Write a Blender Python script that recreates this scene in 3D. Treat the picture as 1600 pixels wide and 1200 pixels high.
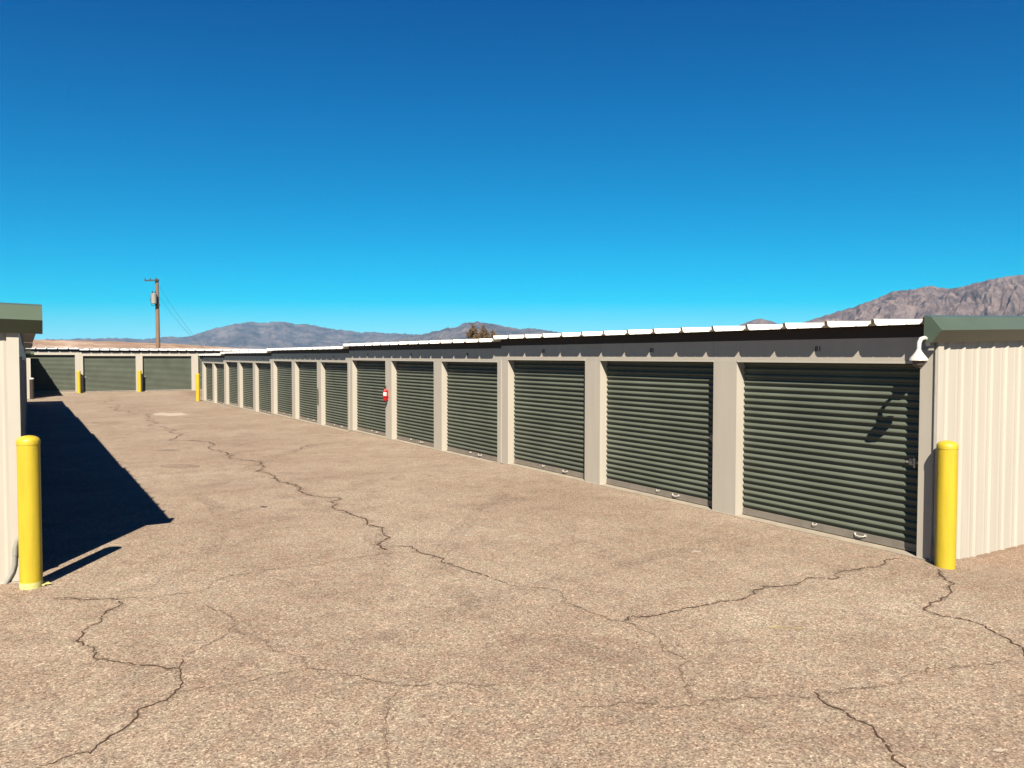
import bpy, bmesh, math, random
from mathutils import Vector, Matrix, noise
random.seed(7)
scene = bpy.context.scene
for o in list(bpy.data.objects): bpy.data.objects.remove(o, do_unlink=True)
COL = scene.collection
RAD = math.radians

# ------------------------------------------------------------------ camera
FPX, YAW, PIT, ROLL = 1225.7, RAD(31.414), RAD(2.032), RAD(0.059)
CAM = Vector((0, 0, 2.203))
Fv = Vector((math.sin(YAW)*math.cos(PIT), math.cos(YAW)*math.cos(PIT), -math.sin(PIT)))
Rv = Vector((math.cos(YAW), -math.sin(YAW), 0)); Uv = Rv.cross(Fv)
Rv, Uv = Rv*math.cos(ROLL)+Uv*math.sin(ROLL), Uv*math.cos(ROLL)-Rv*math.sin(ROLL)
cd = bpy.data.cameras.new('camera'); cd.sensor_width = 36; cd.lens = FPX/1600*36
cd.clip_start = .1; cd.clip_end = 120000
cam = bpy.data.objects.new('camera', cd); COL.objects.link(cam)
m3 = Matrix((Rv, Uv, -Fv)).transposed()
cam.matrix_world = Matrix.Translation(CAM) @ m3.to_4x4()
scene.camera = cam

# ------------------------------------------------------------------ light
SUN_AZ, SUN_EL = RAD(31.85+180), RAD(43.2)
world = bpy.data.worlds.new('World'); scene.world = world; world.use_nodes = True
nt = world.node_tree; nt.nodes.clear()
sky = nt.nodes.new('ShaderNodeTexSky'); sky.sky_type = 'NISHITA'; sky.sun_disc = False
sky.sun_elevation = SUN_EL; sky.sun_rotation = SUN_AZ
sky.altitude = 1300; sky.air_density = 1.0; sky.dust_density = 0.25; sky.ozone_density = 3.0
# one colour grade over the whole sky: deep, red-free desert blue
sep = nt.nodes.new('ShaderNodeSeparateColor'); comb = nt.nodes.new('ShaderNodeCombineColor')
nt.links.new(sky.outputs[0], sep.inputs[0])
def wmath(op, src, val):
    n = nt.nodes.new('ShaderNodeMath'); n.operation = op; nt.links.new(src, n.inputs[0]); n.inputs[1].default_value = val; return n.outputs[0]
rr_ = wmath('MAXIMUM', wmath('SUBTRACT', sep.outputs[0], 5.6), 0.0)
nt.links.new(wmath('MULTIPLY', rr_, .55), comb.inputs[0])
nt.links.new(wmath('MULTIPLY', wmath('MAXIMUM', wmath('SUBTRACT', sep.outputs[1], .95), .1), .545), comb.inputs[1]); nt.links.new(wmath('MULTIPLY', wmath('MAXIMUM', wmath('SUBTRACT', sep.outputs[2], .45), .1), .632), comb.inputs[2])
bg = nt.nodes.new('ShaderNodeBackground'); bg.inputs['Strength'].default_value = 0.05
wo = nt.nodes.new('ShaderNodeOutputWorld')
nt.links.new(comb.outputs[0], bg.inputs[0]); nt.links.new(bg.outputs[0], wo.inputs[0])
sl = bpy.data.lights.new('sun', 'SUN'); sl.energy = 5.0; sl.angle = RAD(.5); sl.color = (1, .91, .78)
so = bpy.data.objects.new('sun', sl); COL.objects.link(so)
S = Vector((math.sin(SUN_AZ)*math.cos(SUN_EL), math.cos(SUN_AZ)*math.cos(SUN_EL), math.sin(SUN_EL)))
so.rotation_euler = S.to_track_quat('Z', 'Y').to_euler(); so.location = (-20, -30, 40)
vs = scene.view_settings; vs.view_transform = 'Standard'; vs.look = 'None'; vs.gamma = 1; vs.exposure = 1.75
scene.render.engine = 'CYCLES'
scene.cycles.max_bounces = 6; scene.cycles.volume_bounces = 0

# ------------------------------------------------------------------ helpers
def ray(x, y): return Fv + Rv*((x-800)/FPX) - Uv*((y-600)/FPX)
def ground_z(X, Y):
    T = [(-40, .02), (4, -.012), (13.6, -.012), (14.6, -.062), (22.6, -.085), (23.6, -.138), (31.8, -.175), (33, -.235),
         (41, -.285), (42, -.335), (48, -.38), (54, -.34), (59, -.29), (90, -.29)]
    z = T[-1][1]
    for (a, za), (b, zb) in zip(T, T[1:]):
        if Y <= b:
            k = min(1, max(0, (Y-a)/(b-a))); z = za+(zb-za)*k; break
    if Y < 6 and X > 8.0:
        k = min(1, max(0, (X-8.1)/.7))*min(1, max(0, (5.4-Y)/.8)); z -= .075*k
    return z
def on_ground(x, y):
    d = ray(x, y); z = 0
    for _ in range(5):
        k = (z-CAM.z)/d.z; P = CAM+d*k; z = ground_z(P.x, P.y)
    return Vector((P.x, P.y, z))
def on_axis(x, y, ax, v):
    d = ray(x, y); return CAM + d*((v-CAM[ax])/d[ax])

class MB:
    def __init__(s): s.v = []; s.f = []
    def add(s, vs, fs):
        n = len(s.v); s.v += [tuple(v) for v in vs]; s.f += [tuple(i+n for i in f) for f in fs]; return s
    def box(s, x0, x1, y0, y1, z0, z1):
        return s.add([(x, y, z) for z in (z0, z1) for y in (y0, y1) for x in (x0, x1)],
                     [(0, 2, 3, 1), (4, 5, 7, 6), (0, 1, 5, 4), (2, 6, 7, 3), (0, 4, 6, 2), (1, 3, 7, 5)])
    def sweep(s, sections, closed=True, caps=True):
        n = len(sections[0]); vs = [p for q in sections for p in q]; fs = []
        for i in range(len(sections)-1):
            for j in range(n if closed else n-1):
                k = (j+1) % n; fs.append((i*n+j, i*n+k, (i+1)*n+k, (i+1)*n+j))
        if caps and closed:
            fs.append(tuple(range(n-1, -1, -1))); fs.append(tuple((len(sections)-1)*n+j for j in range(n)))
        return s.add(vs, fs)
    def tube(s, path, rad, seg=10, caps=True):
        path = [Vector(p) for p in path]; secs = []
        if not isinstance(rad, (list, tuple)): rad = [rad]*len(path)
        up = Vector((0, 0, 1)); d0 = (path[1]-path[0]).normalized()
        if abs(d0.z) > .9: up = Vector((0, 1, 0))
        for i, p in enumerate(path):
            d = (path[min(i+1, len(path)-1)]-path[max(i-1, 0)]).normalized()
            a = d.cross(up).normalized(); b = a.cross(d).normalized(); up = b
            secs.append([p+(a*math.cos(t)+b*math.sin(t))*rad[i] for t in (2*math.pi*k/seg for k in range(seg))])
        return s.sweep(secs, True, caps)
    def lathe(s, prof, seg=28, c=(0, 0, 0), axis='z'):
        secs = []
        for r, z in prof:
            q = []
            for k in range(seg):
                a = 2*math.pi*k/seg; u, w = r*math.cos(a), r*math.sin(a)
                q.append((c[0]+u, c[1]+w, c[2]+z) if axis == 'z' else ((c[0]+u, c[1]+z, c[2]+w) if axis == 'y' else (c[0]+z, c[1]+u, c[2]+w)))
            secs.append(q)
        return s.sweep(secs, True, True)
    def mesh(s, name, mat, smooth=False, angle=35):
        me = bpy.data.meshes.new(name); me.from_pydata(s.v, [], s.f); 
        bm = bmesh.new(); bm.from_mesh(me); bmesh.ops.recalc_face_normals(bm, faces=bm.faces)
        if smooth:
            for f in bm.faces: f.smooth = True
            for e in bm.edges:
                if len(e.link_faces) == 2 and e.calc_face_angle() > RAD(angle): e.smooth = False
        bm.to_mesh(me); bm.free(); me.materials.append(mat); return me
    def build(s, name, mat, parent=None, smooth=False, angle=35):
        return link(name, s.mesh(name, mat, smooth, angle), parent)
def link(name, me, parent=None, loc=None):
    o = bpy.data.objects.new(name, me); COL.objects.link(o)
    if parent is not None: o.parent = parent
    if loc is not None: o.location = loc
    return o
def thing(name, label, cat, loc=(0, 0, 0), rz=0, group=None):
    o = bpy.data.objects.new(name, None); COL.objects.link(o); o.location = loc; o.rotation_euler = (0, 0, rz)
    o.empty_display_size = .2
    return tag(o, label, cat, group)
def tag(o, label=None, cat=None, group=None, kind=None):
    if label: o['label'] = label
    if cat: o['category'] = cat
    if group: o['group'] = group
    if kind: o['kind'] = kind
    return o

# ------------------------------------------------------------------ materials
def mat(name, col, rough=.6, metal=0, var=.0, vscale=3, bump=0, bscale=40, streak=False, spec=.35):
    m = bpy.data.materials.new(name); m.use_nodes = True; t = m.node_tree; b = t.nodes['Principled BSDF']
    b.inputs['Base Color'].default_value = (*col, 1); b.inputs['Roughness'].default_value = rough
    b.inputs['Metallic'].default_value = metal; b.inputs['Specular IOR Level'].default_value = spec
    tc = t.nodes.new('ShaderNodeNewGeometry')
    if var:
        n = t.nodes.new('ShaderNodeTexNoise'); n.inputs['Scale'].default_value = vscale; n.inputs['Detail'].default_value = 6
        mp = t.nodes.new('ShaderNodeMapping')
        if streak: mp.inputs['Scale'].default_value = (4, 4, .35)
        t.links.new(tc.outputs['Position'], mp.inputs[0]); t.links.new(mp.outputs[0], n.inputs['Vector'])
        r = t.nodes.new('ShaderNodeMapRange'); r.inputs[1].default_value = .3; r.inputs[2].default_value = .7
        r.inputs[3].default_value = 1-var; r.inputs[4].default_value = 1+var*.6
        t.links.new(n.outputs[0], r.inputs[0])
        mx = t.nodes.new('ShaderNodeVectorMath'); mx.operation = 'SCALE'; mx.inputs[0].default_value = col
        t.links.new(r.outputs[0], mx.inputs['Scale']); t.links.new(mx.outputs[0], b.inputs['Base Color'])
    if bump:
        n2 = t.nodes.new('ShaderNodeTexNoise'); n2.inputs['Scale'].default_value = bscale; n2.inputs['Detail'].default_value = 5
        t.links.new(tc.outputs['Position'], n2.inputs['Vector'])
        bp = t.nodes.new('ShaderNodeBump'); bp.inputs['Strength'].default_value = bump; bp.inputs['Distance'].default_value = .02
        t.links.new(n2.outputs[0], bp.inputs['Height']); t.links.new(bp.outputs[0], b.inputs['Normal'])
    return m
M = dict(
    cream=mat('cream_metal', (.262, .239, .200), .5, 0, .06, 2.2, 0, streak=True),
    trim=mat('pale_trim', (0.274, 0.253, 0.214), .45, 0, .04, 3),
    roof=mat('white_roof', (.50, .485, .445), .42, 0, .06, 1.5),
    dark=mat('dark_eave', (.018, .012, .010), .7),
    green=mat('green_fascia', (.047, .064, .045), .30, 0, .08, 2),
    door=mat('green_door', (.064, .073, .055), .5, 0, .16, 1.3, spec=.16),
    alum=mat('bottom_bar_metal', (0.155, 0.137, 0.113), .5, .2, .15, 6),
    steel=mat('galvanised', (0.297, 0.286, 0.268), .4, .7, .1, 12),
    concrete=mat('slab_concrete', (0.196, 0.167, 0.128), .9, 0, .18, 5, .3, 60),
    yellow=mat('yellow_paint', (0.297, 0.220, 0.013), .45, 0, .13, 5, .10, 14, True),
    black=mat('black_paint', (.015, .013, .012), .6),
    white=mat('white_plastic', (.34, .325, .29), .35),
    smoke=mat('smoked_dome', (.05, .04, .035), .12),
    red=mat('extinguisher_red', (0.250, 0.007, 0.008), .3),
    pipe=mat('grey_pipe', (0.161, 0.155, 0.137), .55, 0, .1, 8),
    wood=mat('pole_wood', (0.125, 0.080, 0.051), .85, 0, .3, 6, .3, 30, True),
    wire=mat('wire', (0.030, 0.030, 0.030), .6),
    ochre=mat('brown_post', (.016, .011, .009), .8),
)
def asphalt_mat():
    m = bpy.data.materials.new('asphalt'); m.use_nodes = True; t = m.node_tree; b = t.nodes['Principled BSDF']
    L = t.links.new; N = t.nodes.new
    tc = N('ShaderNodeTexCoord'); co = tc.outputs['Object']
    def nz(sc, det=5, rough=.6):
        n = N('ShaderNodeTexNoise'); n.inputs['Scale'].default_value = sc; n.inputs['Detail'].default_value = det
        n.inputs['Roughness'].default_value = rough; L(co, n.inputs['Vector']); return n.outputs[0]
    def ramp(src, pts):
        r = N('ShaderNodeValToRGB'); e = r.color_ramp.elements
        while len(e) < len(pts): e.new(.5)
        for el, (p, c) in zip(e, pts): el.position = p; el.color = (*c, 1)
        L(src, r.inputs[0]); return r.outputs[0]
    def mix(a, bb, fac, mode='MIX'):
        x = N('ShaderNodeMix'); x.data_type = 'RGBA'; x.blend_type = mode
        if isinstance(fac, float): x.inputs[0].default_value = fac
        else: L(fac, x.inputs[0])
        L(a, x.inputs[6])
        if isinstance(bb, tuple): x.inputs[7].default_value = (*bb, 1)
        else: L(bb, x.inputs[7])
        return x.outputs[2]
    base = ramp(nz(.35, 8, .65), [(.30, (.150, .114, .084)), (.48, (.174, .138, .103)), (.62, (.192, .157, .119)), (.78, (.232, .198, .156))])
    mid = ramp(nz(2.3, 7, .7), [(.3, (.80, .76, .75)), (.5, (1, 1, 1)), (.72, (1.10, 1.11, 1.10))])
    c = mix(base, mid, 1.0, 'MULTIPLY')
    warm = ramp(nz(6, 5, .6), [(.35, (1.04, .97, .95)), (.65, (.97, 1.02, 1.02))])
    c = mix(c, warm, .8, 'MULTIPLY')
    v = N('ShaderNodeTexVoronoi'); v.inputs['Scale'].default_value = 84; v.inputs['Randomness'].default_value = 1; L(co, v.inputs['Vector'])
    sep = N('ShaderNodeSeparateColor'); L(v.outputs['Color'], sep.inputs[0])
    chips = ramp(sep.outputs[0], [(0, (.34, .30, .28)), (.14, (.66, .62, .60)), (.4, (.92, .90, .89)), (.72, (1.10, 1.09, 1.08)), (.9, (1.5, 1.5, 1.48)), (1, (1.95, 1.95, 1.9))])
    c = mix(c, chips, .78, 'MULTIPLY')
    v2 = N('ShaderNodeTexVoronoi'); v2.inputs['Scale'].default_value = 118; L(co, v2.inputs['Vector'])
    sep2 = N('ShaderNodeSeparateColor'); L(v2.outputs['Color'], sep2.inputs[0])
    chips2 = ramp(sep2.outputs[1], [(0, (.55, .5, .48)), (.3, (.9, .88, .87)), (.7, (1.05, 1.05, 1.05)), (1, (1.5, 1.5, 1.5))])
    c = mix(c, chips2, .7, 'MULTIPLY')
    f2 = ramp(nz(40, 3, .7), [(.32, (.72, .68, .66)), (.5, (1, 1, 1)), (.7, (1.2, 1.2, 1.18))])
    c = mix(c, f2, .8, 'MULTIPLY')
    pits = ramp(nz(95, 2, .5), [(.28, (.16, .12, .10)), (.335, (1, 1, 1))])
    c = mix(c, pits, .9, 'MULTIPLY')
    # reddish dirt washed along the right-hand end wall
    sx = N('ShaderNodeSeparateXYZ'); L(co, sx.inputs[0])
    def mr(src, a, bb, c0, c1):
        r = N('ShaderNodeMapRange'); r.inputs[1].default_value = a; r.inputs[2].default_value = bb; r.inputs[3].default_value = c0; r.inputs[4].default_value = c1
        L(src, r.inputs[0]); return r.outputs[0]
    def mul(a, bb):
        x = N('ShaderNodeMath'); x.operation = 'MULTIPLY'; L(a, x.inputs[0]); L(bb, x.inputs[1]); return x.outputs[0]
    dm = mul(mul(mr(sx.outputs[0], 8.2, 9.2, 0, 1), mr(sx.outputs[1], 3.4, 4.9, 0, 1)), mr(nz(3, 5), .35, .6, .3, 1))
    c = mix(c, (0.119, 0.073, 0.049), mul(dm, mr(nz(40, 3), .3, .6, .4, 1)))
    L(c, b.inputs['Base Color']); b.inputs['Roughness'].default_value = .9; b.inputs['Specular IOR Level'].default_value = .2
    bp = N('ShaderNodeBump'); bp.inputs['Strength'].default_value = .55; bp.inputs['Distance'].default_value = .006
    L(sep.outputs[0], bp.inputs['Height'])
    bp2 = N('ShaderNodeBump'); bp2.inputs['Strength'].default_value = .35; bp2.inputs['Distance'].default_value = .03
    L(nz(9, 6), bp2.inputs['Height']); L(bp.outputs[0], bp2.inputs['Normal']); L(bp2.outputs[0], b.inputs['Normal'])
    return m
def vary(m, amt):
    t = m.node_tree; b = t.nodes['Principled BSDF']; src = b.inputs['Base Color'].links[0].from_socket
    oi = t.nodes.new('ShaderNodeObjectInfo'); r = t.nodes.new('ShaderNodeMapRange'); r.inputs[3].default_value = 1-amt; r.inputs[4].default_value = 1+amt
    t.links.new(oi.outputs['Random'], r.inputs[0]); mx = t.nodes.new('ShaderNodeVectorMath'); mx.operation = 'SCALE'
    t.links.new(src, mx.inputs[0]); t.links.new(r.outputs[0], mx.inputs['Scale']); t.links.new(mx.outputs[0], b.inputs['Base Color'])
vary(M['door'], .07); vary(M['cream'], .035)
M['asphalt'] = asphalt_mat()
def terrain_mat(name, cols, scale, bump=0, bs=.01):
    m = bpy.data.materials.new(name); m.use_nodes = True; t = m.node_tree; b = t.nodes['Principled BSDF']; L = t.links.new; N = t.nodes.new
    tc = N('ShaderNodeTexCoord'); n = N('ShaderNodeTexNoise'); n.inputs['Scale'].default_value = scale; n.inputs['Detail'].default_value = 10; n.inputs['Roughness'].default_value = .65
    L(tc.outputs['Object'], n.inputs['Vector']); r = N('ShaderNodeValToRGB'); e = r.color_ramp.elements
    while len(e) < len(cols): e.new(.5)
    for el, (p, c) in zip(e, cols): el.position = p; el.color = (*c, 1)
    L(n.outputs[0], r.inputs[0]); L(r.outputs[0], b.inputs['Base Color']); b.inputs['Roughness'].default_value = 1; b.inputs['Specular IOR Level'].default_value = .05
    if bump:
        n2 = N('ShaderNodeTexNoise'); n2.inputs['Scale'].default_value = bs; n2.inputs['Detail'].default_value = 8; n2.inputs['Roughness'].default_value = .7
        L(tc.outputs['Object'], n2.inputs['Vector']); bp = N('ShaderNodeBump'); bp.inputs['Strength'].default_value = 1; bp.inputs['Distance'].default_value = bump
        L(n2.outputs[0], bp.inputs['Height']); L(bp.outputs[0], b.inputs['Normal'])
    return m
M['rock_near'] = terrain_mat('rock_near', [(.36, (0.056, 0.042, 0.042)), (.5, (0.108, 0.082, 0.078)), (.64, (0.170, 0.131, 0.118))], .006, 70, .008)
M['rock_far'] = terrain_mat('rock_far', [(.36, (0.034, 0.029, 0.031)), (.5, (0.068, 0.056, 0.055)), (.64, (0.112, 0.090, 0.084))], .0022, 160, .003)
M['sand'] = terrain_mat('sand', [(.35, (0.133, 0.086, 0.059)), (.5, (0.181, 0.122, 0.086)), (.62, (0.243, 0.184, 0.142))], .012)
M['desert'] = terrain_mat('desert', [(.3, (0.118, 0.083, 0.055)), (.5, (0.149, 0.106, 0.074)), (.7, (0.177, 0.130, 0.094))], .05)
M['crack'] = mat('crack_dirt', (0.051, 0.031, 0.021), 1, 0, .35, 30, spec=.1)
M['crack_soft'] = mat('crack_filled', (0.101, 0.070, 0.049), 1, 0, .3, 20, spec=.1)

# ------------------------------------------------------------------ ground
R_ = 60000
tag(MB().add([(-R_, -R_, -.62), (R_, -R_, -.62), (R_, R_, -.62), (-R_, R_, -.62)], [(0, 1, 2, 3)]).build('ground', M['desert']), 'tan desert ground stretching to the mountains', 'ground', kind='structure')
xs = [-34+.5*i for i in range(int((46+34)/.5)+1)]
ys = sorted(set([-22+.5*i for i in range(int((86+22)/.5)+1)]+[13.6, 14.6, 22.6, 23.6, 31.8, 33, 41, 42, 5.4, 4.6]))
vv = [(x, y, ground_z(x, y)) for y in ys for x in xs]; nx = len(xs)
yard = MB().add(vv, [(j*nx+i, j*nx+i+1, (j+1)*nx+i+1, (j+1)*nx+i) for j in range(len(ys)-1) for i in range(nx-1)]).build('asphalt', M['asphalt'], smooth=True)
tag(yard, 'sun bleached cracked asphalt driveway', 'driveway', kind='structure')

def crack(pts, w, soft=False, seed=0):
    rnd = random.Random(seed); P = [on_ground(*p) for p in pts]; path = []
    for a, b in zip(P, P[1:]):                      # midpoint displacement
        seg = [a, b]
        for lv in range(4):
            new = [seg[0]]
            for p, q in zip(seg, seg[1:]):
                d = q-p; n = Vector((-d.y, d.x, 0)); new += [(p+q)/2+n*rnd.gauss(0, .11), q]
            seg = new
            if (seg[1]-seg[0]).length < .035: break
        path += seg[:-1]
    path.append(P[-1])
    n = len(path)
    def ribbon(width, lo, hi, gap, dz, m):
        mb = MB(); L = []; wj = 1; hold = 0
        for i, p in enumerate(path):
            d = path[min(i+1, n-1)]-path[max(i-1, 0)]
            nn = Vector((-d.y, d.x, 0)); nn = nn.normalized() if nn.length > 1e-6 else Vector((1, 0, 0))
            wj = .7*wj+.3*rnd.uniform(lo, hi); ww = width*wj*(.2 if i in (0, n-1) else 1)
            a = p+nn*ww*.5*rnd.uniform(.5, 1.5); b = p-nn*ww*.5*rnd.uniform(.5, 1.5)
            L.append([(q.x, q.y, ground_z(q.x, q.y)+dz) for q in (a, b)])
            hold -= 1
            if hold <= 0 and rnd.random() < gap:
                if len(L) > 1: mb.sweep(L, closed=False)
                L = []; hold = rnd.randint(2, 7)
        if len(L) > 1: mb.sweep(L, closed=False)
        return mb.build('crack' if m != 'halo' else 'crack_dirt', M[m], yard)
    ribbon(max(.05, w*5)*(.8 if soft else 1.1), .5, 1.5, 0, .003, 'halo')
    return ribbon(w*(.55 if soft else .85), 0, 2.2, .22 if soft else .07, .0055, 'crack_soft' if soft else 'crack')
def halo_mat(name, col, dens, sc=90, lowsc=6):
    m = bpy.data.materials.new(name); m.use_nodes = True; t = m.node_tree; b = t.nodes['Principled BSDF']; L = t.links.new; N = t.nodes.new
    b.inputs['Base Color'].default_value = (*col, 1); b.inputs['Roughness'].default_value = 1; b.inputs['Specular IOR Level'].default_value = .1
    g = N('ShaderNodeNewGeometry'); a = N('ShaderNodeTexNoise'); a.inputs['Scale'].default_value = sc; a.inputs['Detail'].default_value = 3
    c = N('ShaderNodeTexNoise'); c.inputs['Scale'].default_value = lowsc; c.inputs['Detail'].default_value = 4
    L(g.outputs['Position'], a.inputs['Vector']); L(g.outputs['Position'], c.inputs['Vector'])
    ad = N('ShaderNodeMath'); ad.operation = 'ADD'; L(a.outputs[0], ad.inputs[0]); L(c.outputs[0], ad.inputs[1])
    r = N('ShaderNodeMapRange'); r.inputs[1].default_value = 1.0-.06; r.inputs[2].default_value = 1.0+.22; r.inputs[3].default_value = 0; r.inputs[4].default_value = dens
    L(ad.outputs[0], r.inputs[0]); L(r.outputs[0], b.inputs['Alpha']); return m
M['halo'] = halo_mat('crack_dirt_halo', (.10, .068, .049), .34)
M['tyre'] = halo_mat('tyre_mark', (.11, .08, .06), .22, 55, 1.2)
CR = [
 ([(80,936),(185,937.5),(270,929),(325,920),(385,896),(450,887.5),(510,880),(575,869),(615,865)], .008, 1),
 ([(80,936),(130,938),(185,937.5)], .010, 0),
 ([(185,939),(175,952),(159,970),(130,992),(129,1005),(151,1020),(149,1030),(190,1036),(230,1040),(277,1044)], .011, 0),
 ([(282,1030),(281,1050),(282,1075),(260,1095),(215,1120),(185,1145),(140,1179),(60,1197)], .009, 0),
 ([(285,1027),(320,1010),(360,982),(367,970),(345,955),(320,945)], .008, 1),
 ([(370,981),(400,995),(435,1020),(480,1045),(530,1051),(590,1066),(622,1072),(670,1070),(710,1066),(775,1070)], .008, 1),
 ([(280,1080),(350,1072),(390,1065),(430,1054),(480,1046)], .006, 1),
 ([(622,1080),(602,1105),(600,1135),(605,1160),(602,1180),(606,1200)], .010, 1),
 ([(430,972),(485,967),(530,961)], .006, 1),
 ([(169,624.5),(186,635),(212,646),(246,661),(276,672.5),(310,689),(325,700.6),(355,708),(379,719),(400,736),(430,744),(456,757),(471,762.5),(469,768),(497.5,775.6),(524,789),(542,802),(572.5,812),(595,824),(610,841),(606,860)], .022, 0),
 ([(612,852),(644,854),(662,866),(689,877),(720,887),(765,902)], .013, 0),
 ([(1407,872),(1375,884),(1340,890),(1305,905),(1260,904),(1230,915),(1192,916),(1175,930),(1140,939),(1100,946),(1050,956),(1010,964),(975,970)], .013, 0),
 ([(765,902),(850,920),(880,942),(920,957),(970,971),(1000,985),(1035,1007),(1060,1025),(1062,1055),(1075,1080),(1078,1095)], .009, 1),
 ([(1467,890),(1470,900),(1492,912),(1487,925),(1455,942),(1445,950),(1452,957),(1500,967),(1540,982),(1580,1005),(1600,1017),(1640,1040)], .013, 0),
 ([(1450,965),(1390,955),(1345,947)], .005, 1),
 ([(875,1107),(950,1105),(1070,1102),(1120,1095),(1180,1092),(1225,1086),(1270,1092)], .009, 1),
 ([(1272,1082),(1300,1105),(1330,1122),(1365,1137),(1372,1152),(1395,1177),(1415,1200),(1440,1230)], .013, 0),
 ([(1280,1082),(1325,1077),(1385,1072),(1420,1055),(1450,1045),(1495,1042),(1550,1039),(1600,1035),(1660,1030)], .008, 1),
 ([(470,762),(540,757),(600,750),(680,741)], .008, 1),
 ([(430,712),(470,700),(530,690),(560,688)], .02, 1),
]
for i, (p, w, s) in enumerate(CR): crack(p, w, bool(s), i)
def band(pts, w):
    P = [on_ground(*p) for p in pts]; path = []
    for k in range(len(P)-1):                        # smooth curve through the points
        p0, p1, p2, p3 = P[max(k-1, 0)], P[k], P[k+1], P[min(k+2, len(P)-1)]
        for u in (0, .2, .4, .6, .8):
            path.append(.5*((2*p1)+(p2-p0)*u+(2*p0-5*p1+4*p2-p3)*u*u+(3*p1-p0-3*p2+p3)*u**3))
    path.append(P[-1]); L = []
    for i, p in enumerate(path):
        d = path[min(i+1, len(path)-1)]-path[max(i-1, 0)]; nn = Vector((-d.y, d.x, 0)).normalized()
        L.append([(q.x, q.y, ground_z(q.x, q.y)+.0025) for q in (p+nn*w/2, p-nn*w/2)])
    MB().sweep(L, closed=False).build('tyre_mark', M['tyre'], yard)
band([(300, 772), (335, 790), (346, 815), (335, 850), (290, 890), (190, 930)], .22)
band([(420, 770), (520, 800), (600, 860), (560, 940), (400, 1010), (150, 1080)], .24)
band([(560, 690), (500, 695), (430, 713), (330, 760)], .3)
band([(800, 760), (700, 850), (720, 930), (900, 1010), (1200, 1090), (1500, 1200)], .25)
band([(1180, 830), (980, 880), (700, 960), (380, 1110)], .26)
def stain(name, cx, cy, rx, ry, m, seed, n=26):
    rnd = random.Random(seed); vs = []
    for k in range(n):
        a = 2*math.pi*k/n; r = rnd.uniform(.72, 1.1)
        P = on_ground(cx+rx*math.cos(a)*r, cy+ry*math.sin(a)*r); vs.append((P.x, P.y, P.z+.004))
    c = on_ground(cx, cy); vs.append((c.x, c.y, c.z+.004))
    return MB().add(vs, [(k, (k+1) % n, n) for k in range(n)]).build(name, m, yard)
M['patch'] = mat('pale_patch', (0.250, 0.208, 0.161), .9, 0, .15, 4)
M['oil'] = mat('oil_stain', (0.059, 0.039, 0.030), .8, 0, .3, 9)
M['damp'] = mat('tyre_smear', (0.140, 0.100, 0.070), .9, 0, .25, 3)
M['faded'] = mat('faded_yellow', (0.214, 0.173, 0.083), .9, 0, .25, 14)
stain('repair_patch', 266, 647.5, 31, 2.6, M['patch'], 1)
stain('oil_stain', 412, 792, 6, 1.2, M['oil'], 2)
stain('oil_stain', 447, 801.5, 4, .9, M['damp'], 3)
stain('stain', 165, 660.5, 27, 1.1, M['damp'], 4); stain('stain', 260, 703.5, 22, 1.6, M['damp'], 5)
stain('stain', 280, 728.5, 32, 3.5, M['damp'], 6); stain('stain', 388, 678.5, 18, 1, M['damp'], 7)
stain('paint_mark', 1215, 980.5, 20, 1.5, M['faded'], 8); stain('paint_mark', 1248, 982, 12, 1.2, M['faded'], 9)
stain('paint_mark', 1561, 1173, 10, 3, M['patch'], 10); stain('paint_mark', 1088, 862, 9, 1.6, M['patch'], 11)

# ------------------------------------------------------------------ storage rows
REC = .168          # door recess
OVH = .20           # eave overhang
SLOPE = .024
PW = .6096          # roof panel width
SP = .085           # slat pitch
PROF = [(0, 0), (0, .026), (-.010, .029), (-.022, .036), (-.029, .046), (-.030, .056), (-.025, .067), (-.014, .077), (-.004, .083), (0, SP)]
CACHE = {}
def slat_mesh(w, n=1):
    k = ('slat', round(w, 3), n)
    if k not in CACHE:
        pr = []
        for i in range(n): pr += [(y, z+i*SP) for y, z in (PROF if i == 0 else PROF[1:])]
        CACHE[k] = MB().sweep([[(0, y, z) for y, z in pr], [(w, y, z) for y, z in pr]], closed=False).mesh('slat', M['door'], True, 50)
    return CACHE[k]
RIB = [(0, .074), (.018, .074), (.034, .022), (.062, 0), (.19, 0), (.205, .006), (.22, 0), (.39, 0), (.405, .006), (.42, 0), (.5476, 0), (.5756, .022), (.5916, .074), (.6096, .074)]
def roof_mesh(depth):
    k = ('roof', depth)
    if k not in CACHE:
        e = depth/2
        CACHE[k] = MB().sweep([[(x, -OVH, z) for x, z in RIB], [(x, e, z+SLOPE*(e+OVH)) for x, z in RIB]], closed=False).mesh('roof_panel', M['roof'])
    return CACHE[k]
def latch_mesh():
    if 'latch' not in CACHE:
        mb = MB().box(-.05, .05, -.012, 0, -.035, .035).box(-.075, .075, -.03, -.012, -.012, .012).box(.02, .045, -.045, -.012, -.06, .05)
        mb.lathe([(.018, -.05), (.018, -.012)], 10, axis='y')
        CACHE['latch'] = mb.mesh('latch', M['steel'])
    return CACHE['latch']
def handle_mesh():
    if 'handle' not in CACHE:
        mb = MB().tube([(-.09, -.012, .02), (-.07, -.035, .0), (0, -.045, -.006), (.07, -.035, .0), (.09, -.012, .02)], .011, 6)
        mb.box(-.105, -.075, -.014, 0, .0, .045).box(.075, .105, -.014, 0, .0, .045)
        CACHE['handle'] = mb.mesh('lift_handle', M['white'])
    return CACHE['handle']
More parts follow.
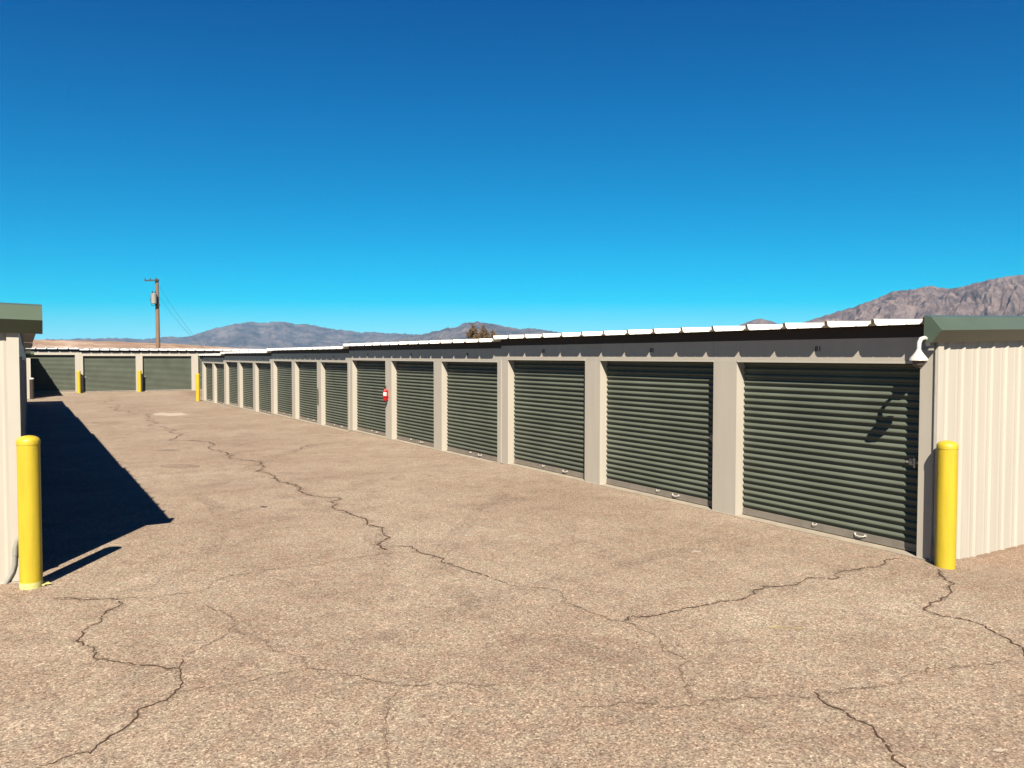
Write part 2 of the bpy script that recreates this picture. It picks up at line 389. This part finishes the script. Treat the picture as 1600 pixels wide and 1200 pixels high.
def number_mesh(txt):
    cu = bpy.data.curves.new('n', 'FONT'); cu.body = txt; cu.size = .088; cu.align_x = 'CENTER'; cu.align_y = 'CENTER'; cu.extrude = .001; cu.space_character = 1.12; cu.offset = .0015
    o = bpy.data.objects.new('n', cu); COL.objects.link(o); bpy.context.view_layer.update()
    me = bpy.data.meshes.new_from_object(o.evaluated_get(bpy.context.evaluated_depsgraph_get()))
    bpy.data.objects.remove(o); me.materials.clear(); me.materials.append(M['black']); return me

def make_door(root, a, b, dz, h, seed, slats):
    rnd = random.Random(seed); w = b-a
    n = int((h-.095)/SP)+1
    d = MB().box(a-.03, b+.03, REC+.004, REC+.03, dz+.012, dz+h+.06).build('roll_up_door', M['door'], root)
    if slats:
        me = slat_mesh(w)
        for i in range(n): link('slat', me, d, (a, REC+rnd.uniform(-.0012, .0012), dz+.098+i*SP))
    else:
        link('slat_curtain', slat_mesh(w, n), d, (a, REC, dz+.098))
    MB().box(a+.004, b-.004, REC-.022, REC+.003, dz+.014, dz+.096).build('bottom_bar', M['alum'], d)
    MB().box(a+.004, b-.004, REC-.030, REC-.024, dz+.010, dz+.034).build('bottom_angle', M['alum'], d)
    return d

def make_row(name, label, loc, rz, secs, doors, depth=9.144, h=2.124, eave=2.55, nslat=0, numbers=None, nearfirst=True, ground_lo=-.5):
    """local x along the row, y into the building; secs = [(x0, x1, dz)], doors = {sec: [(a, b)]} ordered along +x"""
    root = thing(name, label, 'building', loc, rz)
    L = secs[-1][1]; hd = eave-.135
    dcount = 0; total = sum(len(v) for v in doors)
    for si, (x0, x1, dz) in enumerate(secs):
        MB().box(x0, x1, -.03, depth, ground_lo, dz).build('slab', M['concrete'], root)
        xs_ = [x0]; spans = []
        for a, b in doors[si]: spans.append((xs_[-1], a, 'p')); spans.append((a, b, 'd')); xs_.append(b)
        spans.append((xs_[-1], x1, 'p'))
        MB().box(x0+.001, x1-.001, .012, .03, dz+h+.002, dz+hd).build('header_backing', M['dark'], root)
        for a, b, k in spans:
            if k == 'p' and b-a > .02:
                MB().box(a+.0015, b-.0015, 0, REC+.06, dz, dz+h-.0005).build('post', M['cream'], root)
                MB().box(a+.0015, b-.0015, 0, .010, dz+h+.0005, dz+hd).build('header_panel', M['cream'], root)
            elif k == 'd':
                MB().box(a+.0015, b-.0015, 0, .010, dz+h+.034, dz+hd).build('header_panel', M['cream'], root)
                MB().box(a+.0015, b-.0015, -.006, REC+.06, dz+h+.0005, dz+h+.033).build('lintel_trim', M['trim'], root)
                idx = (total-1-dcount) if not nearfirst else dcount
                dcount += 1
                d = make_door(root, a, b, dz, h, idx, idx < nslat)
                rnd = random.Random(100+idx)
                near = b if not nearfirst else a
                sg = -1 if not nearfirst else 1
                if numbers or idx < 6:
                    link('latch', latch_mesh(), d, (near+sg*.14, REC-.022, dz+1.02))
                    t = link('lift_handle', handle_mesh(), d, (near+sg*rnd.uniform(.75, 1.0), REC-.026, dz+.06)); t.scale = (.75, .6, .6)
                    t = link('lift_handle', handle_mesh(), d, (near+sg*rnd.uniform(1.2, 1.7), REC-.026, dz+.075)); t.scale = (.3, .5, .5)
                if numbers:
                    t = link('unit_number', number_mesh(str(numbers+idx)), root, ((a+b)/2, -.0025, dz+h+.172)); t.rotation_euler = (math.pi/2, 0, 0)
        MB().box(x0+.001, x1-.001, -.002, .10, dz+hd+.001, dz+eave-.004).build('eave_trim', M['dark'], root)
        # roof: one object per standing-seam panel on the front slope
        npan = max(1, round((x1-x0)/PW)); sc = (x1-x0)/npan/PW
        for i in range(npan):
            p = link('roof_panel', roof_mesh(depth), root, (x0+i*PW*sc, 0, dz+eave)); p.scale = (sc, 1, 1)
        mb = MB(); e = depth/2; zt = SLOPE*(e+OVH)
        for i in range(npan):
            mb.sweep([[(x0+(i*PW+x)*sc, e, z+dz+eave+zt) for x, z in RIB], [(x0+(i*PW+x)*sc, depth+OVH, z+dz+eave) for x, z in RIB]], closed=False)
        mb.build('rear_roof', M['roof'], root)
        MB().sweep([[(x, e-.2, dz+eave+zt+.068), (x, e, dz+eave+zt+.082), (x, e+.2, dz+eave+zt+.068), (x, e, dz+eave+zt+.06)] for x in (x0, x1)]).build('ridge_cap', M['roof'], root)
        MB().box(x0, x1, depth-.06, depth, dz-.2, dz+eave-.01).build('rear_wall', M['cream'], root)
        if si+1 < len(secs):      # step in the roof
            z2 = secs[si+1][2]; lo, hi = min(dz, z2), max(dz, z2)
            q = lambda y: SLOPE*(min(y, depth-y)+OVH)
            MB().sweep([[(x1-.02, y, lo+eave+q(y)-.12), (x1+.02, y, lo+eave+q(y)-.12), (x1+.02, y, hi+eave+q(y)+.004), (x1-.02, y, hi+eave+q(y)+.004)] for y in (.12, depth/2, depth-.12)]).build('step_flashing', M['trim'], root)
            MB().box(x1-.012, x1+.012, -.008, .05, lo, hi+h+.0).build('joint_trim', M['trim'], root)
    for xe, sg, dz in ((0, -1, secs[0][2]), (L, 1, secs[-1][2])):
        end_wall(root, xe, sg, dz, depth, eave)
    return root

def end_wall(root, xe, sg, dz, depth, eave):
    e = depth/2; q = lambda y: SLOPE*(min(y, depth-y)+OVH)
    pan = .9144; n = round(depth/pan)
    prof = []
    for k in range(3):
        o = k*.3048
        prof += [(o+.0, 0), (o+.09, 0), (o+.115, .004), (o+.14, 0), (o+.19, 0), (o+.215, .017), (o+.245, .017), (o+.27, 0)]
    prof.append((pan, 0))
    for i in range(n):
        bot = [(xe+sg*(.012+d), i*pan+y, dz-.085) for y, d in prof]
        top = [(xe+sg*(.012+d), i*pan+y, dz+eave+q(i*pan+y)-.02) for y, d in prof]
        MB().sweep([bot, top], closed=False).build('wall_panel', M['cream'], root)
    MB().sweep([[(xe-sg*.002, y, dz-.2), (xe-sg*.05, y, dz-.2), (xe-sg*.05, y, dz+eave+q(y)-.02), (xe-sg*.002, y, dz+eave+q(y)-.02)] for y in (.02, e, depth-.02)]).build('end_frame', M['cream'], root)
    MB().box(min(xe, xe+sg*.055), max(xe, xe+sg*.055), .0, depth, dz-.115, dz-.075).build('base_trim', M['trim'], root)
    for y0, y1, ys in ((-.012, .09, -.012), (depth-.09, depth+.012, depth)):
        MB().box(min(xe+sg*.013, xe+sg*.046), max(xe+sg*.013, xe+sg*.046), y0, y1, dz-.07, dz+eave-.15).build('corner_trim', M['trim'], root)
    # rake fascia with a pressed nose
    pr = [(.0, eave-.2), (.085, eave-.2), (.195, eave-.072), (.075, eave+.072), (.0, eave+.092)]
    # z along the rake follows the roof slope
    def sec(y): return [(xe+sg*o, y, z+dz+q(y)-SLOPE*0) for o, z in pr]
    yl = [-OVH-.012, e, depth+OVH+.012]
    MB().sweep([sec(y) for y in yl]).build('rake_fascia', M['green'], root)

def mods(L, nlist, lead=.162, w=2.614, pitch=3.048, rev=False):
    """sections of nlist doors; measured from the near end; returned along +x"""
    out = []; x = 0; dd = []
    for n in nlist:
        out.append((x, x+n*pitch)); dd.append([(x+lead+i*pitch, x+lead+i*pitch+w) for i in range(n)]); x += n*pitch
    if rev:
        out = [(x-b, x-a) for a, b in out][::-1]; dd = [[(x-b, x-a) for a, b in d][::-1] for d in dd][::-1]
    return out, dd
# right-hand row: near end at Y 4.83
sec, dd = mods(0, [3, 3, 3, 3, 2], rev=True)
dzs = [0, -.05, -.125, -.22, -.32][::-1]
right = make_row('storage_building', 'long cream storage row with numbered green doors, right of the driveway', (8.273, 4.83+42.672, 0), -math.pi/2,
                 [(a, b, z) for (a, b), z in zip(sec, dzs)], dd, nslat=9, numbers=81, nearfirst=False)
# left-hand row, mirror of it
sec, dd = mods(0, [2, 3, 3, 3, 2])
left = make_row('storage_building', 'storage row at left edge whose shadow falls on the driveway', (-.125, 9.06, 0), math.pi/2+.0045,
                [(a, b, z) for (a, b), z in zip(sec, [.067, .0, -.08, -.17, -.27])], dd)
# far row facing the camera
X0 = -.45
fd = [(-.28, 2.41), (2.88, 6.09), (6.52, 9.71), (10.17, 13.36), (13.81, 17.0)]
fs = [(-.45, 2.65, -.20), (2.65, 17.3, -.27)]
far = make_row('storage_building', 'storage row across the far end with three green doors facing the camera', (X0, 60, 0), 0,
               [(a-X0, b-X0, z) for a, b, z in fs], [[(fd[0][0]-X0, fd[0][1]-X0)], [(a-X0, b-X0) for a, b in fd[1:]]], h=2.46, eave=2.84)
# short wing between the left row and the far row
wing = make_row('storage_building', 'short storage block beyond the left row, only a pale sliver showing', (-.13, 54.4, 0), math.pi/2,
                [(0, 5.3, -.25)], [[(.4, 2.4), (2.9, 4.9)]], eave=2.62)

# ------------------------------------------------------------------ bollards
M['pale_yellow'] = mat('pale_yellow', (.36, .33, .12), .7, 0, .2, 30)
def bollard(px_, X, Y, z, h, r, label, m='yellow', group='yellow bollards guarding the building corners'):
    o = thing('bollard', label, 'bollard', (X, Y, z), 0, group)
    prof = [(r, -.25), (r, h-.075)]
    MB().lathe(prof, 32).build('post', M[m], o, True)
    cp = [(r+.003, h-.085), (r+.003, h-.05)]+[(r*math.cos(a)*1.0+.001, h-.05+.05*math.sin(a)) for a in (.3, .6, .9, 1.2, 1.45)]
    MB().lathe(cp, 32).build('cap', M[m if m == 'yellow' else 'white'], o, True)
    return o
bollard(0, 8.215, 4.640, -.05, 1.37, .100, 'tall yellow bollard at the near corner of the right row, below the camera')
b = bollard(0, -.050, 8.755, 0, 1.445, .097, 'tall yellow bollard at the left edge before the shadow')
rnd_ = random.Random(3); sp_ = [(.09+.075*math.cos(a)*rnd_.uniform(.7, 1.2), .0+.06*math.sin(a)*rnd_.uniform(.7, 1.2)) for a in (2*math.pi*k/14 for k in range(14))]
MB().sweep([[(x, y, .0) for x, y in sp_], [(x, y, .008) for x, y in sp_]]).build('paint_spill', M['pale_yellow'], b)
MB().lathe([(.0985, -.02), (.0985, .045)], 32).build('base_band', M['pale_yellow'], b, True)
for px_, lab in ((123.5, 'small far yellow bollard left of the middle far door'), (218.5, 'small far yellow bollard right of the middle far door')):
    P = on_axis(px_, 612, 1, 59.72); bollard(0, P.x, 59.72, -.29, 1.5, .12, lab)
bollard(0, 8.03, 47.62, -.38, 1.58, .11, 'small yellow bollard at the far corner of the right row')
bollard(0, -.07, 53.9, -.34, 1.25, .12, 'dark post with a pale cap in front of the short block', 'ochre', 'dark posts')

# ------------------------------------------------------------------ security camera, conduit, extinguisher
c = thing('security_camera', 'white dome security camera on a gooseneck arm over door 81', 'camera', (8.273, 4.80, 2.30))
MB().box(-.165, -.07, .0, .075, -.03, .055).box(-.075, .0, .02, .055, -.005, .03).build('junction_box', M['pipe'], c)
arm = [(-.15, .02, .02), (-.165, .015, .055), (-.19, .01, .088), (-.235, .01, .10), (-.285, .016, .088), (-.310, .019, .05), (-.315, .02, -.01), (-.315, .02, -.05)]
MB().tube(arm, .022, 14).build('arm', M['white'], c, True, 60)
MB().lathe([(.022, .0), (.03, -.02), (.05, -.05), (.078, -.085), (.092, -.105), (.094, -.118), (.085, -.122)], 28, (-.315, .02, -.02)).build('housing', M['white'], c, True, 60)
MB().lathe([(.066, -.121), (.066, -.135), (.060, -.160), (.045, -.182), (.022, -.194), (.004, -.197)], 24, (-.315, .02, -.02)).build('dome', M['smoke'], c, True, 60)
MB().tube([(8.262, 4.812, 2.27), (8.262, 4.812, .35), (8.258, 4.812, .25), (8.235, 4.806, .12), (8.225, 4.80, -.1)], .011, 8).build('conduit', M['pipe'], None)
cond = bpy.data.objects['conduit']; tag(cond, 'thin grey conduit running down the near corner below the camera', 'conduit')
el = MB()
pl = [on_axis(*p, 1, 9.01) for p in ((37, 826), (33, 836), (27, 845), (24, 856), (23.5, 868), (23, 882), (20, 893), (14, 904), (6, 916))]
el.tube(pl, .021, 12).build('drain_pipe', M['pipe'], None, True, 60)
dp = tag(bpy.data.objects['drain_pipe'], 'curved grey pipe at the foot of the left end wall', 'pipe')
q0, q1 = pl[3], pl[4]
MB().tube([q0, (q0+q1)/2, q1], .025, 12).build('coupling', M['pipe'], dp, True)
E_ = thing('fire_extinguisher', 'red fire extinguisher mounted on a post of the right row', 'fire extinguisher', (8.19, 20.06, -.05))
MB().lathe([(.02, 1.03), (.045, 1.035), (.052, 1.05), (.052, 1.29), (.045, 1.325), (.03, 1.35), (.018, 1.36)], 20).build('cylinder', M['red'], E_, True, 50)
MB().lathe([(.0530, 1.17), (.0530, 1.27)], 20).build('label_band', M['white'], E_, True)
MB().lathe([(.018, 1.355), (.022, 1.36), (.022, 1.40), (.012, 1.41)], 12).build('valve', M['black'], E_)
MB().box(-.02, .02, -.075, .03, 1.40, 1.415).box(-.012, .012, -.08, .02, 1.425, 1.44).build('handle', M['black'], E_)
MB().tube([(0, .03, 1.385), (0, .06, 1.36), (0, .066, 1.25), (0, .062, 1.08)], .009, 8).build('hose', M['black'], E_)
MB().box(.04, .083, -.03, .03, 1.05, 1.32).box(-.055, .083, -.055, .055, 1.135, 1.15).build('bracket', M['red'], E_)
pp = on_axis(497, 648, 0, 8.255)
sp = tag(MB().tube([(pp.x, pp.y, .55), (pp.x, pp.y, .98), (pp.x-.01, pp.y, 1.1)], [.02, .02, .012], 8).build('wall_pipe', M['ochre']), 'short dark pipe fixed to a post halfway along the right row', 'pipe')

# ------------------------------------------------------------------ utility pole
def pole():
    Y = 76
    base = on_axis(247.5, 560, 1, Y); base.z = -.4; top = on_axis(245, 436, 1, Y)
    o = thing('utility_pole', 'wooden utility pole with transformer behind the far row', 'utility pole', base)
    T = top-base
    MB().tube([T*k for k in (0, .25, .5, .75, 1)], [.20, .19, .175, .16, .145], 14).build('post', M['wood'], o, True)
    P = lambda x, y, dy=0: on_axis(x, y, 1, Y+dy)-base
    a0, a1 = P(249, 437.5, -.2), P(226, 438.5, -.2)
    d = a1-a0
    MB().sweep([[p+Vector((0, -.06, -.06)), p+Vector((0, .06, -.06)), p+Vector((0, .06, .06)), p+Vector((0, -.06, .06))] for p in (a0, a1)]).build('crossarm', M['wire'], o)
    for k in (.22, .62, .97):
        p = a0+d*k
        MB().lathe([(.03, 0), (.05, .05), (.03, .09), (.05, .13), (.02, .18)], 10, p+Vector((0, 0, .06))).build('insulator', M['wire'], o)
    t0 = P(240.3, 467, -.35)
    MB().lathe([(.18, -.42), (.24, -.40), (.24, .38), (.26, .40), (.22, .46), (.05, .5)], 18, t0).build('transformer', M['pipe'], o, True)
    for k in (-.1, .12): MB().lathe([(.04, .44), (.06, .5), (.035, .56), (.05, .62), (.02, .68)], 8, t0+Vector((k, 0, 0))).build('bushing', M['ochre'], o)
    MB().tube([P(236, 461, -.4), P(235.5, 470, -.4), P(237.5, 478, -.4), P(243, 476.5, -.3)], .03, 6).build('drop_cable', M['wire'], o)
    MB().tube([P(236, 461, -.4), P(243, 459.5, -.2)], .03, 6).build('bracket', M['wire'], o)
    MB().box(-.18, .18, -.22, .1, P(245, 476)[2]-.08, P(245, 476)[2]+.08).build('clamp', M['wire'], o).location = (T.x*.55, T.y*.55, 0)
    for (x0, y0), (x1, y1) in (((248.5, 447), (322, 548)), ((248.5, 464), (318, 545))):
        A, B = P(x0, y0), P(x1, y1, .5)
        MB().tube([A+(B-A)*k+Vector((0, 0, -.25*4*k*(1-k))) for k in (0, .25, .5, .75, 1)], .011, 5).build('guy_wire', M['wire'], o)
pole()

# ------------------------------------------------------------------ trees behind the right row
def tree_mats():
    m = bpy.data.materials.new('dry_foliage'); m.use_nodes = True; t = m.node_tree; b = t.nodes['Principled BSDF']
    n = t.nodes.new('ShaderNodeTexNoise'); n.inputs['Scale'].default_value = 1.6; tc = t.nodes.new('ShaderNodeTexCoord')
    t.links.new(tc.outputs['Object'], n.inputs['Vector']); r = t.nodes.new('ShaderNodeValToRGB')
    r.color_ramp.elements[0].position = .35; r.color_ramp.elements[0].color = (.042, .026, .014, 1); r.color_ramp.elements[1].position = .65; r.color_ramp.elements[1].color = (.115, .07, .032, 1)
    t.links.new(n.outputs[0], r.inputs[0]); t.links.new(r.outputs[0], b.inputs['Base Color']); b.inputs['Roughness'].default_value = .9
    return m
M['leaf'] = tree_mats()
def tree(px_, top_y, w_px, dist, label, seed):
    rnd = random.Random(seed); d = ray(px_, 556); d.z = 0; d.normalize()
    base = CAM+d*dist; base.z = -.6
    rr = ray(px_, top_y); top = CAM.z+rr.z/math.hypot(rr.x, rr.y)*dist
    H = top+.6; W = w_px/FPX*dist*.5
    o = thing('tree', label, 'tree', base, 0, 'trees behind the right row')
    mb = MB(); mb.tube([(0, 0, 0), (.05, .02, H*.3), (-.04, .03, H*.6), (0, 0, H*.93)], [.2, .16, .1, .02], 8)
    limbs = []
    for k in range(22):
        z = H*(.2+.7*k/22); a = k*2.4+rnd.uniform(-.4, .4); l = W*(1.12-.95*(z/H)**1.5)*rnd.uniform(.75, 1.1)
        e = Vector((math.cos(a)*l, math.sin(a)*l, z+l*rnd.uniform(.35, .8)))
        mb.tube([(0, 0, z), (e.x*.5, e.y*.5, z+(e.z-z)*.4), e], [.05, .03, .01], 5); limbs.append((Vector((0, 0, z)), e))
    mb.build('trunk', M['wood'], o)
    f = MB()
    for s_, e in limbs+[(Vector((0, 0, H*.75)), Vector((0, 0, H)))]:
        for k in range(330):
            u = rnd.uniform(.25, 1.05); p = s_+(e-s_)*u
            p = p+Vector((rnd.gauss(0, .16), rnd.gauss(0, .16), rnd.gauss(0, .2)))
            a = Vector((rnd.uniform(-1, 1), rnd.uniform(-1, 1), rnd.uniform(-.2, 1))).normalized(); b_ = a.cross(Vector((rnd.uniform(-1, 1), rnd.uniform(-1, 1), .3))).normalized()
            s1, s2 = rnd.uniform(.10, .22), rnd.uniform(.03, .06)
            f.add([p-b_*s2, p+b_*s2, p+a*s1+b_*s2*.3, p+a*s1-b_*s2*.3], [(0, 1, 2, 3)])
    me = bpy.data.meshes.new('crown'); me.from_pydata(f.v, [], f.f); me.materials.append(M['leaf']); link('crown', me, o)
tree(739, 508.5, 36, 110, 'left brown tree, taller of the pair above the roof', 1)
tree(755, 511, 30, 108, 'right brown tree of the pair above the roof', 2)
tree(770, 518, 26, 112, 'low brown tree right of the pair, tucked behind the roof step', 3)

# ------------------------------------------------------------------ hills and mountains
def interp(pts, x):
    if x <= pts[0][0]: return pts[0][1]
    for (a, ya), (b, yb) in zip(pts, pts[1:]):
        if x <= b: return ya+(yb-ya)*(x-a)/(b-a)
    return pts[-1][1]
def ridge(name, label, pts, D, depthf, material, amp, fx, ncol=260, nrow=60, jag=.4, seed=0, foot=-15, spur=.022):
    """a mountain body: crest at distance D, foot nearer the camera, back slope behind"""
    x0, x1 = pts[0][0], pts[-1][0]; vs = []; rows = nrow+12
    for i in range(ncol+1):
        x = x0+(x1-x0)*i/ncol; d = ray(x, 556); d.z = 0; d.normalize()
        y = interp(pts, x)+jag*noise.fractal(Vector((x*.14, seed*7.7, 0)), .8, 2.1, 5)
        r = ray(x, y); zc = CAM.z+r.z/math.hypot(r.x, r.y)*D
        hgt = zc-foot
        for j in range(rows+1):
            if j <= nrow:
                v = j/nrow; dist = D*(1-depthf*(1-v)); base = v**1.25
                P = CAM+d*dist
                wq = noise.fractal(Vector((P.x*fx*.7, P.y*fx*.7, seed)), 1.0, 2.0, 4)
                n = .55*noise.ridged_multi_fractal(Vector((x*spur+wq*.9, v*1.1+wq*.4, seed*3.1)), .9, 2.1, 6, 1.0, 2.0)+.45*noise.ridged_multi_fractal(Vector((P.x*fx*1.6, P.y*fx*1.6, seed*1.7)), .8, 2.2, 7, 1.0, 2.0)
                z = foot+hgt*base+amp*hgt*(n-1.0)*(4*v*(1-v))**.8*(.35+.65*v)
                z = min(z, foot+hgt*(dist/D)*1.0 if v > .6 else z)
            else:
                v = (j-nrow)/12; dist = D*(1+depthf*.8*v); P = CAM+d*dist; z = foot+hgt*(1-v)
            vs.append((P.x, P.y, z))
    n1 = rows+1
    mb = MB().add(vs, [(i*n1+j, (i+1)*n1+j, (i+1)*n1+j+1, i*n1+j+1) for i in range(ncol) for j in range(rows)])
    return tag(mb.build(name, material, None, True, 180), label, None, None, 'structure')
ridge('hills', 'low pale sand hills beyond the far row', [(-420, 541), (-200, 534), (-60, 531), (40, 530), (70, 531), (120, 532), (180, 533.5), (240, 536), (270, 537), (330, 541), (420, 547), (520, 553), (640, 558)], 1500, .35, M['sand'], .25, 1/120, 220, 40, .5, 1, -3)
ridge('mountain', 'blue grey far mountain left of centre',
      [(-600, 552), (-300, 541), (-100, 535), (60, 531), (110, 530), (140, 528.5), (190, 528), (225, 530), (250, 527), (265, 526), (285, 527.5), (305, 523), (325, 516), (345, 511.5), (370, 506), (392, 502.5), (405, 504), (416, 505), (431, 502), (445, 504), (470, 506.5), (480, 507), (500, 510), (530, 515), (560, 519), (585, 518.5), (620, 521), (660, 524), (720, 530), (800, 540), (900, 552)],
      19000, .3, M['rock_far'], .30, 1/2200, 620, 90, 1.7, 2)
ridge('mountain', 'pinkish far mountain behind the trees',
      [(560, 552), (600, 536), (640, 525), (660, 522), (685, 517), (700, 512), (715, 511), (722, 506), (735, 503.5), (745, 502.5), (770, 506), (800, 512), (815, 514), (830, 513), (850, 515.5), (865, 518), (900, 522), (950, 530), (1020, 542), (1100, 552)],
      13500, .3, M['rock_far'], .32, 1/1500, 460, 90, 1.7, 3)
ridge('mountain', 'small peak just above the right row roof', [(1090, 545), (1130, 523), (1155, 508), (1172, 501), (1187, 497.5), (1200, 500.5), (1215, 506), (1240, 516), (1280, 535), (1320, 548)],
      9500, .25, M['rock_near'], .3, 1/900, 160, 50, .8, 4)
ridge('mountain', 'large rocky mountain range at the right edge',
      [(1150, 552), (1200, 527), (1240, 509), (1265, 500), (1280, 496), (1300, 489), (1330, 481), (1355, 471), (1370, 466), (1395, 455), (1425, 452), (1450, 446.5), (1465, 449), (1480, 451), (1500, 448), (1520, 443), (1545, 436), (1580, 430.5), (1600, 429.5), (1650, 425), (1720, 432), (1800, 445), (1900, 470), (2000, 495), (2150, 535), (2250, 552)],
      7500, .33, M['rock_near'], .36, 1/850, 760, 170, 1.6, 5)

# ------------------------------------------------------------------ loose gravel along the walls
def gravel():
    rnd = random.Random(5); mb = MB()
    def stone(x, y, s):
        z = ground_z(x, y); q = [rnd.uniform(.6, 1.2)*s for _ in range(6)]
        mb.add([(x-q[0], y, z), (x, y-q[1], z), (x+q[2], y, z), (x, y+q[3], z), (x+q[4]*.3, y-q[4]*.2, z+q[5]*.9)], [(0, 1, 4), (1, 2, 4), (2, 3, 4), (3, 0, 4)])
    for _ in range(2600):
        t = rnd.random()
        if t < .45: stone(8.235-abs(rnd.gauss(0, .05)), rnd.uniform(4.9, 30), rnd.uniform(.004, .012))
        elif t < .85: stone(rnd.uniform(8.3, 11.5), 4.74-abs(rnd.gauss(0, .3)), rnd.uniform(.004, .013))
        else: stone(rnd.uniform(-1.2, .1), 8.86-abs(rnd.gauss(0, .14)), rnd.uniform(.004, .013))
    o = mb.build('gravel', M['gravel']); tag(o, 'loose brown gravel along the wall bases', 'gravel', kind='stuff')
M['gravel'] = mat('gravel', (0.178, 0.119, 0.083), .95, 0, .45, 60)
gravel()

# ------------------------------------------------------------------ haze
def haze():
    o = MB().box(-R_-50, R_+50, -R_-50, R_+50, -1.7, 860).build('haze', M['wire'])
    m = bpy.data.materials.new('haze'); m.use_nodes = True; t = m.node_tree; t.nodes.clear()
    out = t.nodes.new('ShaderNodeOutputMaterial'); v = t.nodes.new('ShaderNodeVolumePrincipled')
    v.inputs['Color'].default_value = (.24, .60, 1, 1); v.inputs['Density'].default_value = 1.35e-5; v.inputs['Anisotropy'].default_value = 0
    t.links.new(v.outputs[0], out.inputs['Volume']); o.data.materials.clear(); o.data.materials.append(m)
    tag(o, 'thin blue haze over the desert', 'haze', kind='stuff')
haze()
